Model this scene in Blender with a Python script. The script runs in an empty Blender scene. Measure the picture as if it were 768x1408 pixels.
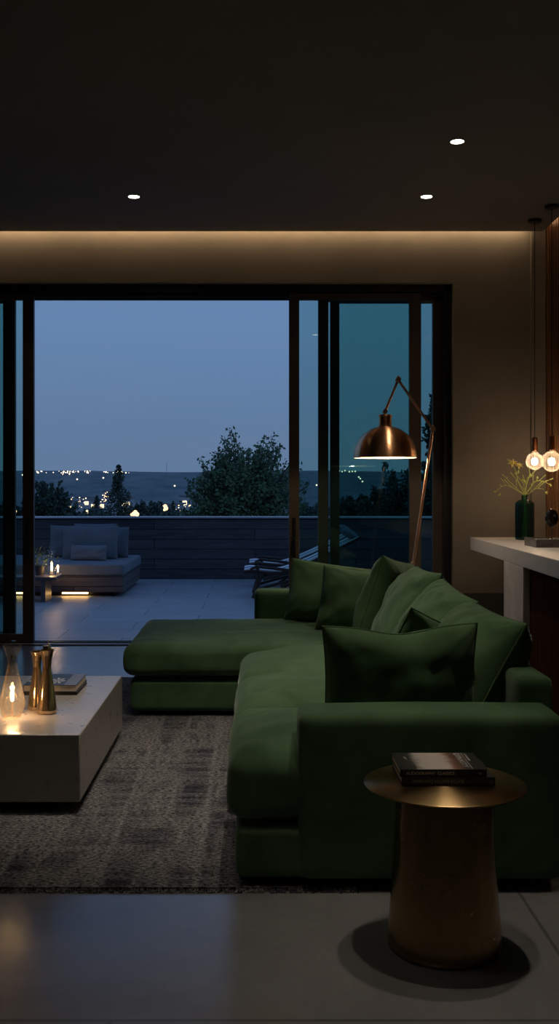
import bpy, bmesh, math, random
from mathutils import Vector, Matrix, Euler, noise
scene = bpy.context.scene
COL = scene.collection
R = math.radians
F, CX, CY, H = 1430.0, 350.0, 675.0, 1.4       # focal length in pixels, vanishing point, eye height

def tag(o, label=None, cat=None, group=None, kind=None):
    if label: o['label'] = label
    if cat: o['category'] = cat
    if group: o['group'] = group
    if kind: o['kind'] = kind
    return o

def empty(name, loc, rz=0.0):
    e = bpy.data.objects.new(name, None); e.empty_display_size = .1
    COL.objects.link(e); e.location = loc; e.rotation_euler = (0, 0, rz)
    return e

# ------------------------------------------------------------------ materials
def newmat(name):
    m = bpy.data.materials.new(name); m.use_nodes = True
    nt = m.node_tree; b = nt.nodes['Principled BSDF']
    return m, nt, b

def setc(b, col=None, rough=None, metal=None, **kw):
    if col: b.inputs['Base Color'].default_value = (*col, 1)
    if rough is not None: b.inputs['Roughness'].default_value = rough
    if metal is not None: b.inputs['Metallic'].default_value = metal
    for k, v in kw.items():
        b.inputs[k.replace('_', ' ')].default_value = v

def coord(nt, scale=(1, 1, 1), kind='Object', rot=(0, 0, 0), loc=(0, 0, 0)):
    tc = nt.nodes.new('ShaderNodeTexCoord'); mp = nt.nodes.new('ShaderNodeMapping')
    mp.inputs['Scale'].default_value = scale; mp.inputs['Rotation'].default_value = rot
    mp.inputs['Location'].default_value = loc
    nt.links.new(tc.outputs[kind], mp.inputs['Vector']); return mp.outputs['Vector']

def noise_n(nt, vec, scale, detail=4, rough=.5, dist=0):
    n = nt.nodes.new('ShaderNodeTexNoise'); nt.links.new(vec, n.inputs['Vector'])
    n.inputs['Scale'].default_value = scale; n.inputs['Detail'].default_value = detail
    n.inputs['Roughness'].default_value = rough; n.inputs['Distortion'].default_value = dist
    return n.outputs['Fac']

def ramp(nt, fac, stops):
    r = nt.nodes.new('ShaderNodeValToRGB'); nt.links.new(fac, r.inputs['Fac'])
    el = r.color_ramp.elements
    el[0].position = stops[0][0]; el[0].color = (*stops[0][1], 1)
    el[1].position = stops[-1][0]; el[1].color = (*stops[-1][1], 1)
    for p, c in stops[1:-1]:
        e = el.new(p); e.color = (*c, 1)
    return r.outputs['Color']

def mixc(nt, fac, a, b, mode='MIX'):
    m = nt.nodes.new('ShaderNodeMix'); m.data_type = 'RGBA'; m.blend_type = mode
    if isinstance(fac, (int, float)): m.inputs[0].default_value = fac
    else: nt.links.new(fac, m.inputs[0])
    for s, v in ((6, a), (7, b)):
        if isinstance(v, tuple): m.inputs[s].default_value = (*v, 1)
        else: nt.links.new(v, m.inputs[s])
    return m.outputs[2]

def bump(nt, b, h, strength=.2, dist=.01):
    n = nt.nodes.new('ShaderNodeBump'); n.inputs['Strength'].default_value = strength
    n.inputs['Distance'].default_value = dist
    nt.links.new(h, n.inputs['Height']); nt.links.new(n.outputs['Normal'], b.inputs['Normal'])

def mat_noise(name, c1, c2, scale=5, rough=.6, metal=0, bstr=.1, bscale=None, bdist=.005, stretch=(1, 1, 1), **kw):
    m, nt, b = newmat(name)
    v = coord(nt, stretch)
    f = noise_n(nt, v, scale, 5, .6)
    nt.links.new(ramp(nt, f, [(.3, c1), (.7, c2)]), b.inputs['Base Color'])
    setc(b, None, rough, metal, **kw)
    if bstr: bump(nt, b, noise_n(nt, v, bscale or scale * 6, 4), bstr, bdist)
    return m

def mat_emit(name, col, s):
    m, nt, b = newmat(name)
    setc(b, (0, 0, 0), .5); b.inputs['Emission Color'].default_value = (*col, 1)
    b.inputs['Emission Strength'].default_value = s
    # tiny mottling keeps the surface procedural
    v = coord(nt); f = noise_n(nt, v, 8)
    nt.links.new(ramp(nt, f, [(0, tuple(c * .9 for c in col)), (1, col)]), b.inputs['Emission Color'])
    return m

def mat_glass(name, tint, edge=None, rough=0.0, ior=1.45, gloss=(1, 1, 1), gmax=.5, glow_mix=0):
    """thin-walled glass: tinted transmission, fresnel reflection"""
    m = bpy.data.materials.new(name); m.use_nodes = True; nt = m.node_tree
    nt.nodes.clear(); out = nt.nodes.new('ShaderNodeOutputMaterial')
    tr = nt.nodes.new('ShaderNodeBsdfTransparent'); gl = nt.nodes.new('ShaderNodeBsdfGlossy')
    gl.inputs['Roughness'].default_value = rough; gl.inputs['Color'].default_value = (*gloss, 1)
    lf = nt.nodes.new('ShaderNodeLayerWeight'); lf.inputs['Blend'].default_value = .5
    pw = nt.nodes.new('ShaderNodeMath'); pw.operation = 'POWER'; pw.inputs[1].default_value = 5; nt.links.new(lf.outputs['Facing'], pw.inputs[0])
    fr = nt.nodes.new('ShaderNodeMath'); fr.operation = 'MULTIPLY_ADD'; fr.inputs[1].default_value = gmax
    fr.inputs[2].default_value = ((ior - 1) / (ior + 1)) ** 2; nt.links.new(pw.outputs[0], fr.inputs[0])
    mx = nt.nodes.new('ShaderNodeMixShader')
    nt.links.new(fr.outputs[0], mx.inputs[0]); nt.links.new(tr.outputs[0], mx.inputs[1]); nt.links.new(gl.outputs[0], mx.inputs[2])
    nt.links.new(mx.outputs[0], out.inputs['Surface'])
    if glow_mix:                               # translucent share added so the glass seems to glow around its bulb
        df = nt.nodes.new('ShaderNodeBsdfTranslucent'); df.inputs['Color'].default_value = (1, .92, .84, 1)
        m2 = nt.nodes.new('ShaderNodeMixShader'); pw2 = nt.nodes.new('ShaderNodeMath'); pw2.operation = 'MULTIPLY_ADD'
        nt.links.new(lf.outputs['Facing'], pw2.inputs[0]); pw2.inputs[1].default_value = glow_mix; pw2.inputs[2].default_value = glow_mix * .3
        nt.links.new(pw2.outputs[0], m2.inputs[0]); nt.links.new(mx.outputs[0], m2.inputs[1]); nt.links.new(df.outputs[0], m2.inputs[2])
        nt.links.new(m2.outputs[0], out.inputs['Surface'])
    if edge:
        lw = nt.nodes.new('ShaderNodeLayerWeight'); lw.inputs['Blend'].default_value = .35
        c = mixc(nt, lw.outputs['Facing'], tint, edge); nt.links.new(c, tr.inputs['Color'])
    else:
        tr.inputs['Color'].default_value = (*tint, 1)
    return m

def mat_concrete(name, c1, c2, pit, rough=.45, scale=1.6, pits=True, tiles=None, mortar=(.02, .02, .02), bstr=.15, spec=.5, pscale=34, rot=0, toff=(0, 0, 0)):
    m, nt, b = newmat(name)
    v = coord(nt)
    f = noise_n(nt, v, scale, 8, .62, .6)
    col = ramp(nt, f, [(.28, c1), (.72, c2)])
    f2 = noise_n(nt, v, 18, 3, .5)
    col = mixc(nt, .25, col, ramp(nt, f2, [(.15, c1), (.85, c2)]))
    if pits:
        vo = nt.nodes.new('ShaderNodeTexVoronoi'); vo.inputs['Scale'].default_value = pscale
        nt.links.new(v, vo.inputs['Vector'])
        k = ramp(nt, vo.outputs['Distance'], [(.05, (1, 1, 1)), (.1, (0, 0, 0))])
        gate = ramp(nt, noise_n(nt, v, 9, 2), [(.52, (0, 0, 0)), (.6, (1, 1, 1))])
        k = mixc(nt, 1.0, k, gate, 'MULTIPLY')
        col = mixc(nt, k, col, pit)
    if tiles:
        tw, th = tiles
        br = nt.nodes.new('ShaderNodeTexBrick')
        nt.links.new(coord(nt, (1, 1, 1), 'Object', (0, 0, rot), toff), br.inputs['Vector'])
        br.inputs['Scale'].default_value = 1; br.inputs['Brick Width'].default_value = tw
        br.inputs['Row Height'].default_value = th; br.inputs['Mortar Size'].default_value = .006
        br.inputs['Mortar Smooth'].default_value = 0; br.offset = .5
        br.inputs['Color1'].default_value = (.85, .85, .85, 1); br.inputs['Color2'].default_value = (1, 1, 1, 1)
        br.inputs['Mortar'].default_value = (*mortar, 1)
        col = mixc(nt, 1.0, col, br.outputs['Color'], 'MULTIPLY')
    nt.links.new(col, b.inputs['Base Color'])
    rr = nt.nodes.new('ShaderNodeMapRange'); nt.links.new(f2, rr.inputs['Value'])
    rr.inputs['To Min'].default_value = rough - .08; rr.inputs['To Max'].default_value = rough + .08
    nt.links.new(rr.outputs[0], b.inputs['Roughness'])
    b.inputs['Specular IOR Level'].default_value = spec
    bump(nt, b, f2, bstr, .003)
    return m

def mat_wood(name, dark, light, axis='X', scale=1.0, rough=.5, boards=None, gap=(.004, .004, .004), spec=.4):
    m, nt, b = newmat(name)
    st = {'X': (.6, 9, 9), 'Y': (9, .6, 9), 'Z': (9, 9, .6)}[axis]
    v = coord(nt, tuple(s * scale for s in st))
    f = noise_n(nt, v, 3, 8, .65, .8)
    col = ramp(nt, f, [(.25, dark), (.75, light)])
    if boards:
        length, hgt, rot = boards
        br = nt.nodes.new('ShaderNodeTexBrick'); nt.links.new(coord(nt, (1, 1, 1), 'Object', rot), br.inputs['Vector'])
        br.inputs['Scale'].default_value = 1; br.inputs['Brick Width'].default_value = length
        br.inputs['Row Height'].default_value = hgt; br.inputs['Mortar Size'].default_value = .005
        br.inputs['Color1'].default_value = (.55, .55, .58, 1); br.inputs['Color2'].default_value = (1, 1, 1, 1)
        br.inputs['Mortar'].default_value = (*gap, 1); br.inputs['Bias'].default_value = 0
        br.inputs['Mortar Smooth'].default_value = 0
        col = mixc(nt, 1.0, col, br.outputs['Color'], 'MULTIPLY')
    nt.links.new(col, b.inputs['Base Color']); setc(b, None, rough)
    b.inputs['Specular IOR Level'].default_value = spec
    bump(nt, b, f, .25, .004)
    return m

def mat_velvet(name, c1, c2):
    m, nt, b = newmat(name)
    v = coord(nt)
    f = noise_n(nt, v, 3.2, 4, .5, 1.2)
    nt.links.new(ramp(nt, f, [(.3, c1), (.72, c2)]), b.inputs['Base Color'])
    setc(b, None, .85); b.inputs['Specular IOR Level'].default_value = .15
    b.inputs['Sheen Weight'].default_value = .22; b.inputs['Sheen Roughness'].default_value = .4
    b.inputs['Sheen Tint'].default_value = (.7, .85, .7, 1)
    bump(nt, b, noise_n(nt, v, 220, 2), .12, .002)
    return m

def mat_brushed(name, c1, c2, rough=.3, stretch=(60, 60, 1), bs=.1, dent=0, aniso=0, arot=0):
    m, nt, b = newmat(name)
    v = coord(nt, stretch)
    f = noise_n(nt, v, 2, 3, .6)
    blot = noise_n(nt, coord(nt), 5, 4, .6)
    col = mixc(nt, blot, c1, c2)
    nt.links.new(col, b.inputs['Base Color']); setc(b, None, rough, 1.0)
    rr = nt.nodes.new('ShaderNodeMapRange'); nt.links.new(f, rr.inputs['Value'])
    rr.inputs['To Min'].default_value = rough - .08; rr.inputs['To Max'].default_value = rough + .1
    nt.links.new(rr.outputs[0], b.inputs['Roughness'])
    if aniso:
        b.inputs['Anisotropic'].default_value = aniso; b.inputs['Anisotropic Rotation'].default_value = arot
        tg = nt.nodes.new('ShaderNodeTangent'); tg.direction_type = 'RADIAL'; tg.axis = 'Z'
        nt.links.new(tg.outputs[0], b.inputs['Tangent'])
    if dent:
        bump(nt, b, noise_n(nt, coord(nt, (1, 1, .6)), 14, 3, .5), dent, .01)
    elif bs: bump(nt, b, f, bs, .001)
    return m

M = {}
M['velvet'] = mat_velvet('green_velvet', (.040, .088, .040), (.080, .152, .078))
M['velvet_pillow'] = mat_velvet('green_velvet_pillow', (.043, .094, .040), (.086, .160, .078))
M['floor'] = mat_concrete('concrete_floor', (.125, .125, .13), (.20, .20, .205), (.03, .03, .03), rough=.22, pscale=60, bstr=.02, tiles=(2.6, 1.3), mortar=(.55, .55, .55), spec=.8, toff=(.38, -.15, 0))
M['table_concrete'] = mat_concrete('table_concrete', (.30, .28, .265), (.42, .395, .375), (.06, .05, .04), rough=.30, spec=.7)
M['counter_concrete'] = mat_concrete('counter_concrete', (.50, .47, .45), (.68, .64, .61), (.1, .09, .08), rough=.4, pits=False)
M['terrace_tile'] = mat_concrete('terrace_tile', (.36, .38, .40), (.48, .50, .52), (.2, .2, .2), rough=.42, pits=False, tiles=(1.25, .62), mortar=(.25, .26, .3), rot=0)
M['ceiling'] = mat_noise('ceiling_paint', (.20, .182, .162), (.22, .20, .178), 2, .9, bstr=.03)
M['wall'] = mat_noise('wall_plaster', (.135, .118, .10), (.18, .157, .133), 1.5, .85, bstr=.08, bscale=40)
M['plinth'] = mat_noise('dark_wall_plinth', (.03, .027, .026), (.045, .04, .038), 2, .7)
M['frame'] = mat_noise('bronze_frame', (.06, .047, .038), (.08, .063, .05), 3, .5, .2, bstr=.02)
M['frame_black'] = mat_noise('black_frame', (.010, .010, .012), (.016, .016, .018), 3, .4, .3, bstr=.02)
M['pane'] = mat_glass('tinted_pane', (.775, .885, .86), ior=1.4, gmax=.9)
M['wood_wall'] = mat_wood('walnut_slats', (.06, .025, .010), (.22, .10, .04), 'Z', rough=.45)
M['wood_panel'] = mat_wood('dark_wood_panel', (.035, .014, .007), (.11, .045, .022), 'Z', rough=.85, boards=(6, .14, (R(90), 0, R(90))), spec=.0)
M['pier'] = mat_concrete('pier_stone', (.34, .30, .275), (.62, .55, .52), (.1, .08, .07), rough=.6, scale=3.5)
M['parapet'] = mat_wood('parapet_boards', (.045, .042, .05), (.13, .118, .125), 'X', rough=.6, boards=(3.2, .158, (R(90), 0, 0)))
M['cap'] = mat_noise('metal_cap', (.55, .56, .60), (.65, .66, .7), 4, .35, .6, bstr=.02)
M['copper'] = mat_brushed('brushed_copper', (.62, .32, .15), (.75, .42, .22), .30, (1, 1, 60), .04, aniso=.85, arot=.25)
M['copper_tube'] = mat_brushed('copper_tube', (.70, .40, .24), (.82, .52, .34), .38, (2, 2, 2), 0)
M['shade_inner'] = mat_noise('white_shade_lining', (.8, .75, .65), (.85, .8, .7), 5, .6, bstr=0)
M['brass_top'] = mat_brushed('brushed_brass', (.38, .26, .12), (.56, .40, .20), .32, (20, 20, 1), .02, aniso=.75, arot=.25)
M['brass_dent'] = mat_brushed('hammered_brass', (.26, .175, .08), (.50, .34, .17), .24, (4, 4, 4), 0, dent=.22, aniso=.75, arot=.25)
M['bronze_glass'] = mat_noise('bronze_mirror_glass', (.50, .34, .20), (.75, .55, .36), 6, .08, .9, bstr=.08, bscale=12)
M['clear'] = mat_glass('clear_glass', (.99, .98, .97), (.86, .76, .62), ior=1.5, gmax=.8, glow_mix=.022)
M['clear_blue'] = mat_glass('pale_clear_glass', (.98, .98, .99), (.82, .86, .92), ior=1.5)
M['bulb_glass'] = mat_glass('amber_bulb_glass', (1, .97, .93), (.92, .70, .50), ior=1.5, gloss=(1, .8, .6), gmax=.8, glow_mix=.12)
M['vase'] = mat_glass('teal_glass', (.38, .60, .60), (.20, .38, .46), ior=1.5)
M['filament_glow'] = mat_emit('filament_bloom', (1, .72, .42), 60)
M['lantern_glow'] = mat_emit('candle_glow', (1, .62, .25), 50)
M['led'] = mat_emit('warm_led', (1, .68, .38), 32)
M['led_floor'] = mat_emit('amber_led', (1, .56, .18), 9)
M['downlight'] = mat_emit('downlight_lens', (1, .86, .68), 14)
M['town_light'] = mat_emit('town_light', (1, .82, .6), 2.6)
M['town_light_warm'] = mat_emit('town_light_warm', (1, .6, .3), 2.5)
M['lit_window'] = mat_emit('lit_window', (1, .8, .5), 1.6)
M['black_metal'] = mat_noise('black_metal', (.012, .012, .012), (.02, .02, .02), 6, .4, .6, bstr=.02)
M['black_cord'] = mat_noise('black_cord', (.008, .008, .008), (.014, .013, .012), 30, .7)
M['socket'] = mat_brushed('copper_socket', (.45, .19, .08), (.62, .30, .14), .3, (3, 3, 40), .1)
M['black_stone'] = mat_noise('polished_black_stone', (.008, .008, .008), (.02, .02, .02), 5, .12, 0, bstr=.02)
M['marble_dark'] = mat_noise('dark_marble', (.035, .03, .026), (.17, .15, .135), 6, .3, 0, bstr=.03, stretch=(1, 2, 3))
M['steel'] = mat_noise('steel_stem', (.5, .45, .4), (.6, .55, .5), 6, .25, 1, bstr=0)
M['stem'] = mat_noise('flower_stem', (.34, .42, .10), (.52, .60, .20), 20, .6)
M['petal'] = mat_noise('yellow_petal', (.70, .58, .12), (.80, .70, .26), 20, .6)
M['paper'] = mat_noise('page_edges', (.62, .52, .38), (.78, .68, .52), 3, .8, stretch=(1, 1, 60), bstr=.2)
M['white_paper'] = mat_noise('white_page_edges', (.55, .55, .58), (.72, .72, .75), 3, .8, stretch=(1, 1, 60), bstr=.2)
M['cover_black'] = mat_noise('black_cover', (.010, .010, .011), (.018, .018, .02), 5, .35, bstr=0)
M['ink_white'] = mat_noise('printed_white', (.55, .53, .50), (.62, .6, .57), 9, .5, bstr=0)
M['ink_grey'] = mat_noise('printed_grey', (.22, .22, .22), (.3, .3, .3), 9, .5, bstr=0)
M['cover_navy'] = mat_noise('navy_cover', (.030, .038, .060), (.05, .06, .09), 6, .45, bstr=.03)
M['cover_band'] = mat_noise('blue_grey_band', (.16, .17, .22), (.2, .21, .26), 6, .45, bstr=0)
M['cover_flower'] = mat_noise('pale_flower_print', (.5, .5, .52), (.7, .7, .7), 20, .5, bstr=0)
M['book_dark'] = mat_noise('dark_brown_board', (.035, .025, .016), (.06, .04, .025), 9, .5, bstr=.05)
M['outdoor_fabric'] = mat_noise('grey_blue_outdoor_fabric', (.12, .14, .155), (.16, .18, .20), 4, .9, bstr=.1, bscale=150, bdist=.002)
M['outdoor_fabric_light'] = mat_noise('light_outdoor_fabric', (.16, .18, .20), (.20, .22, .245), 4, .9, bstr=.1, bscale=150, bdist=.002)
M['outdoor_wood'] = mat_wood('daybed_wood', (.09, .075, .075), (.22, .18, .175), 'X', rough=.5, boards=(2.4, .13, (R(90), 0, 0)))
M['deck_wood'] = mat_wood('deck_chair_wood', (.025, .014, .010), (.08, .045, .03), 'X', rough=.5)
M['table_wood'] = mat_wood('side_table_wood', (.06, .05, .05), (.16, .135, .14), 'X', rough=.35)
M['pot'] = mat_noise('dark_planter', (.03, .03, .03), (.05, .05, .05), 6, .6)
M['leaf'] = mat_noise('tree_leaf', (.045, .085, .040), (.10, .17, .07), 4, .6, bstr=0)
M['leaf_dark'] = mat_noise('dark_leaf', (.022, .045, .034), (.05, .085, .05), 4, .7, bstr=0)
M['leaf_far'] = mat_noise('far_leaf', (.045, .075, .065), (.085, .12, .095), .3, .8, bstr=0)
M['bark'] = mat_noise('bark', (.03, .022, .018), (.07, .055, .045), 6, .9, bstr=.3)
M['hill'] = mat_noise('hazy_wooded_hill', (.10, .15, .16), (.22, .26, .25), .05, .95, bstr=0)  # hazy blue of distance is put into the base colour
M['ground'] = mat_noise('valley_ground', (.03, .05, .035), (.08, .10, .07), .08, .95, bstr=0)
M['bld'] = mat_noise('pale_render', (.45, .46, .48), (.58, .58, .6), .4, .8, bstr=0)
M['bld_roof'] = mat_noise('grey_flat_roof', (.2, .2, .22), (.3, .3, .32), .6, .8, bstr=0)
M['grout'] = mat_noise('door_track_metal', (.03, .03, .035), (.05, .05, .055), 9, .4, .7, bstr=0)

# rug : faded stripes and flecks
m, nt, b = newmat('faded_rug')
fle = noise_n(nt, coord(nt, (55, 85, 1)), 1, 4, .75)
streak = noise_n(nt, coord(nt, (.9, 7, 1)), 2, 6, .6, .3)
band = noise_n(nt, coord(nt, (2.6, .5, 1), loc=(.7, 0, 0)), 2.2, 4, .6, .5)
base = ramp(nt, band, [(.38, (.030, .030, .040)), (.48, (.095, .085, .085)), (.56, (.20, .18, .165)), (.64, (.05, .05, .06))])
base = mixc(nt, ramp(nt, streak, [(.38, (0, 0, 0)), (.62, (.75, .75, .75))]), base, (.20, .18, .165))
sxr = nt.nodes.new('ShaderNodeSeparateXYZ'); nt.links.new(coord(nt, (1, 1, 1)), sxr.inputs[0])
wob = nt.nodes.new('ShaderNodeMath'); wob.operation = 'MULTIPLY_ADD'; nt.links.new(streak, wob.inputs[0]); wob.inputs[1].default_value = .05; nt.links.new(sxr.outputs['X'], wob.inputs[2])
pp_ = nt.nodes.new('ShaderNodeMath'); pp_.operation = 'PINGPONG'; pp_.inputs[1].default_value = .36; nt.links.new(wob.outputs[0], pp_.inputs[0])
base = mixc(nt, ramp(nt, pp_.outputs[0], [(.165, (0, 0, 0)), (.178, (.7, .7, .7)), (.192, (.7, .7, .7)), (.205, (0, 0, 0))]), base, (.22, .20, .185))
base = mixc(nt, 1.0, base, (.66, .74, .84), 'MULTIPLY')
base = mixc(nt, 1.0, base, ramp(nt, fle, [(.38, (.06, .06, .08)), (.64, (2.6, 2.55, 2.45))]), 'MULTIPLY')
nt.links.new(base, b.inputs['Base Color']); setc(b, None, .95)
b.inputs['Specular IOR Level'].default_value = .1
bump(nt, b, fle, .8, .01); M['rug'] = m

# striped sling
m, nt, b = newmat('striped_sling')
sx = nt.nodes.new('ShaderNodeSeparateXYZ'); nt.links.new(coord(nt, (1, 1, 1)), sx.inputs[0])
mm = nt.nodes.new('ShaderNodeMath'); mm.operation = 'MULTIPLY'; mm.inputs[1].default_value = 5.2; nt.links.new(sx.outputs['Y'], mm.inputs[0])
fr_ = nt.nodes.new('ShaderNodeMath'); fr_.operation = 'FRACT'; nt.links.new(mm.outputs[0], fr_.inputs[0])
gt = nt.nodes.new('ShaderNodeMath'); gt.operation = 'GREATER_THAN'; gt.inputs[1].default_value = .62; nt.links.new(fr_.outputs[0], gt.inputs[0])
nt.links.new(mixc(nt, gt.outputs[0], (.9, .9, .92), (.05, .055, .075)), b.inputs['Base Color']); setc(b, None, .85); M['sling'] = m

# photographic book jacket: pale field, dark edge, brown figures
m, nt, b = newmat('book_jacket')
v = coord(nt); sx = nt.nodes.new('ShaderNodeSeparateXYZ'); nt.links.new(v, sx.inputs[0])
nn = noise_n(nt, coord(nt, (30, 30, 1)), 1, 4)
ad = nt.nodes.new('ShaderNodeMath'); ad.operation = 'MULTIPLY_ADD'; nt.links.new(nn, ad.inputs[0]); ad.inputs[1].default_value = .05
nt.links.new(sx.outputs['X'], ad.inputs[2])
c = ramp(nt, ad.outputs[0], [(.04, (.012, .012, .012)), (.075, (.03, .028, .026)), (.10, (.42, .38, .35)), (.18, (.46, .41, .37)), (.20, (.18, .09, .06)), (.235, (.012, .01, .01))])
nt.links.new(c, b.inputs['Base Color']); setc(b, None, .35); M['jacket'] = m

# ------------------------------------------------------------------ mesh helpers
def finish(name, bm, mat, parent=None, smooth=True, loc=None, bevel=0, segs=2, autosmooth=35):
    me = bpy.data.meshes.new(name)
    bmesh.ops.recalc_face_normals(bm, faces=bm.faces[:])
    bm.to_mesh(me); bm.free()
    for m_ in (mat if isinstance(mat, (list, tuple)) else [mat]): me.materials.append(m_)
    o = bpy.data.objects.new(name, me); COL.objects.link(o)
    if parent is not None: o.parent = parent
    if loc: o.location = loc
    if bevel:
        md = o.modifiers.new('bevel', 'BEVEL'); md.width = bevel; md.segments = segs; md.limit_method = 'ANGLE'
    if smooth:
        for p in me.polygons: p.use_smooth = True
        if autosmooth:
            try: me.set_sharp_from_angle(angle=R(autosmooth))
            except Exception: pass
    return o

def add_box(bm, x0, x1, y0, y1, z0, z1, mi=0):
    vs = [bm.verts.new(p) for p in ((x0, y0, z0), (x1, y0, z0), (x1, y1, z0), (x0, y1, z0), (x0, y0, z1), (x1, y0, z1), (x1, y1, z1), (x0, y1, z1))]
    for f in ((0, 3, 2, 1), (4, 5, 6, 7), (0, 1, 5, 4), (1, 2, 6, 5), (2, 3, 7, 6), (3, 0, 4, 7)):
        fc = bm.faces.new([vs[i] for i in f]); fc.material_index = mi

def box(name, b, mat, parent=None, bevel=.004, smooth=True):
    bm = bmesh.new(); add_box(bm, *b)
    return finish(name, bm, mat, parent, smooth, bevel=bevel)

def boxes(name, bs, mat, parent=None, bevel=.004):
    bm = bmesh.new()
    for b_ in bs: add_box(bm, *b_)
    return finish(name, bm, mat, parent, True, bevel=bevel)

def add_lathe(bm, prof, n=48, cx=0, cy=0, cap=True):
    rings = []
    for r, z in prof:
        if r < 1e-5: rings.append([bm.verts.new((cx, cy, z))])
        else: rings.append([bm.verts.new((cx + r * math.cos(2 * math.pi * i / n), cy + r * math.sin(2 * math.pi * i / n), z)) for i in range(n)])
    for a, b_ in zip(rings, rings[1:]):
        if len(a) == 1 and len(b_) == 1: continue
        for i in range(n):
            j = (i + 1) % n
            if len(a) == 1: bm.faces.new((a[0], b_[i], b_[j]))
            elif len(b_) == 1: bm.faces.new((a[i], a[j], b_[0]))
            else: bm.faces.new((a[i], a[j], b_[j], b_[i]))

def lathe(name, prof, mat, parent=None, n=48, loc=None, autosmooth=35):
    bm = bmesh.new(); add_lathe(bm, prof, n)
    return finish(name, bm, mat, parent, True, loc, autosmooth=autosmooth)

def add_tube(bm, pts, rad, n=10, close=False, caps=True):
    pts = [Vector(p) for p in pts]; k = len(pts)
    rads = rad if isinstance(rad, (list, tuple)) else [rad] * k
    rings = []; up = Vector((0, 0, 1)); prev = None
    for i, p in enumerate(pts):
        if close: t = pts[(i + 1) % k] - pts[i - 1]
        else: t = pts[min(i + 1, k - 1)] - pts[max(i - 1, 0)]
        t.normalize()
        if prev is None:
            a = up if abs(t.dot(up)) < .9 else Vector((1, 0, 0))
            u = t.cross(a).normalized()
        else:
            u = (prev - t * prev.dot(t)).normalized()
        prev = u; w = t.cross(u)
        rings.append([bm.verts.new(p + (u * math.cos(2 * math.pi * j / n) + w * math.sin(2 * math.pi * j / n)) * rads[i]) for j in range(n)])
    rng = range(k if close else k - 1)
    for i in rng:
        a, b_ = rings[i], rings[(i + 1) % k]
        for j in range(n):
            q = (j + 1) % n; bm.faces.new((a[j], a[q], b_[q], b_[j]))
    if caps and not close:
        bm.faces.new(rings[0][::-1]); bm.faces.new(rings[-1])

def tube(name, pts, rad, mat, parent=None, n=10, close=False):
    bm = bmesh.new(); add_tube(bm, pts, rad, n, close)
    return finish(name, bm, mat, parent, True, autosmooth=50)

def add_sphere(bm, c, r, u=20, v=12, sc=(1, 1, 1)):
    bmesh.ops.create_uvsphere(bm, u_segments=u, v_segments=v, radius=r, matrix=Matrix.Translation(c) @ Matrix.Diagonal((*sc, 1)))

def softbox(name, x0, x1, y0, y1, z0, z1, r, crown, mat, parent=None, seed=0, wr=.006, belly=.012, n=26):
    """upholstered block with rounded edges, a crowned top and faint wrinkles"""
    bm = bmesh.new(); bmesh.ops.create_cube(bm, size=2)
    bmesh.ops.subdivide_edges(bm, edges=bm.edges[:], cuts=n, use_grid_fill=True)
    hx, hy, hz = (x1 - x0) / 2, (y1 - y0) / 2, (z1 - z0) / 2
    c = Vector(((x0 + x1) / 2, (y0 + y1) / 2, (z0 + z1) / 2)); r = min(r, hx, hy, hz * .98)
    def warp(t, h):                       # crowd loops to the edges
        s = math.copysign(1, t); t = abs(t)
        return s * (1 - (1 - t) ** 1.6) * h if h > r * 1.5 else s * t * h
    for v in bm.verts:
        u, w, q = v.co
        p = Vector((warp(u, hx), warp(w, hy), warp(q, hz)))
        inner = Vector((max(-hx + r, min(hx - r, p.x)), max(-hy + r, min(hy - r, p.y)), max(-hz + r, min(hz - r, p.z))))
        d = p - inner
        if d.length > 1e-6: p = inner + d.normalized() * r
        un, wn, qn = p.x / hx, p.y / hy, p.z / hz
        if qn > 0: p.z += crown * qn * (1 - abs(un) ** 3) * (1 - abs(wn) ** (2 if crown > .05 else 3))
        k = (1 - qn * qn)
        p.x += math.copysign(belly, un) * k * max(0, (abs(un) - .7) / .3) ** 2
        p.y += math.copysign(belly, wn) * k * max(0, (abs(wn) - .7) / .3) ** 2 * .5
        if wr:
            s = noise.noise(Vector((p.x * 2.5 + seed, p.y * 7, p.z * 5 + seed)))
            s2 = noise.noise(Vector((p.x * 9, p.y * 4 + seed, p.z * 9)))
            p.z += (s * wr + s2 * wr * .4) * max(0, qn)
            p.x += s2 * wr * .6 * max(0, (abs(un) - .7) / .3)
        v.co = p + c
    return finish(name, bm, mat, parent, True, autosmooth=0)

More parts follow.
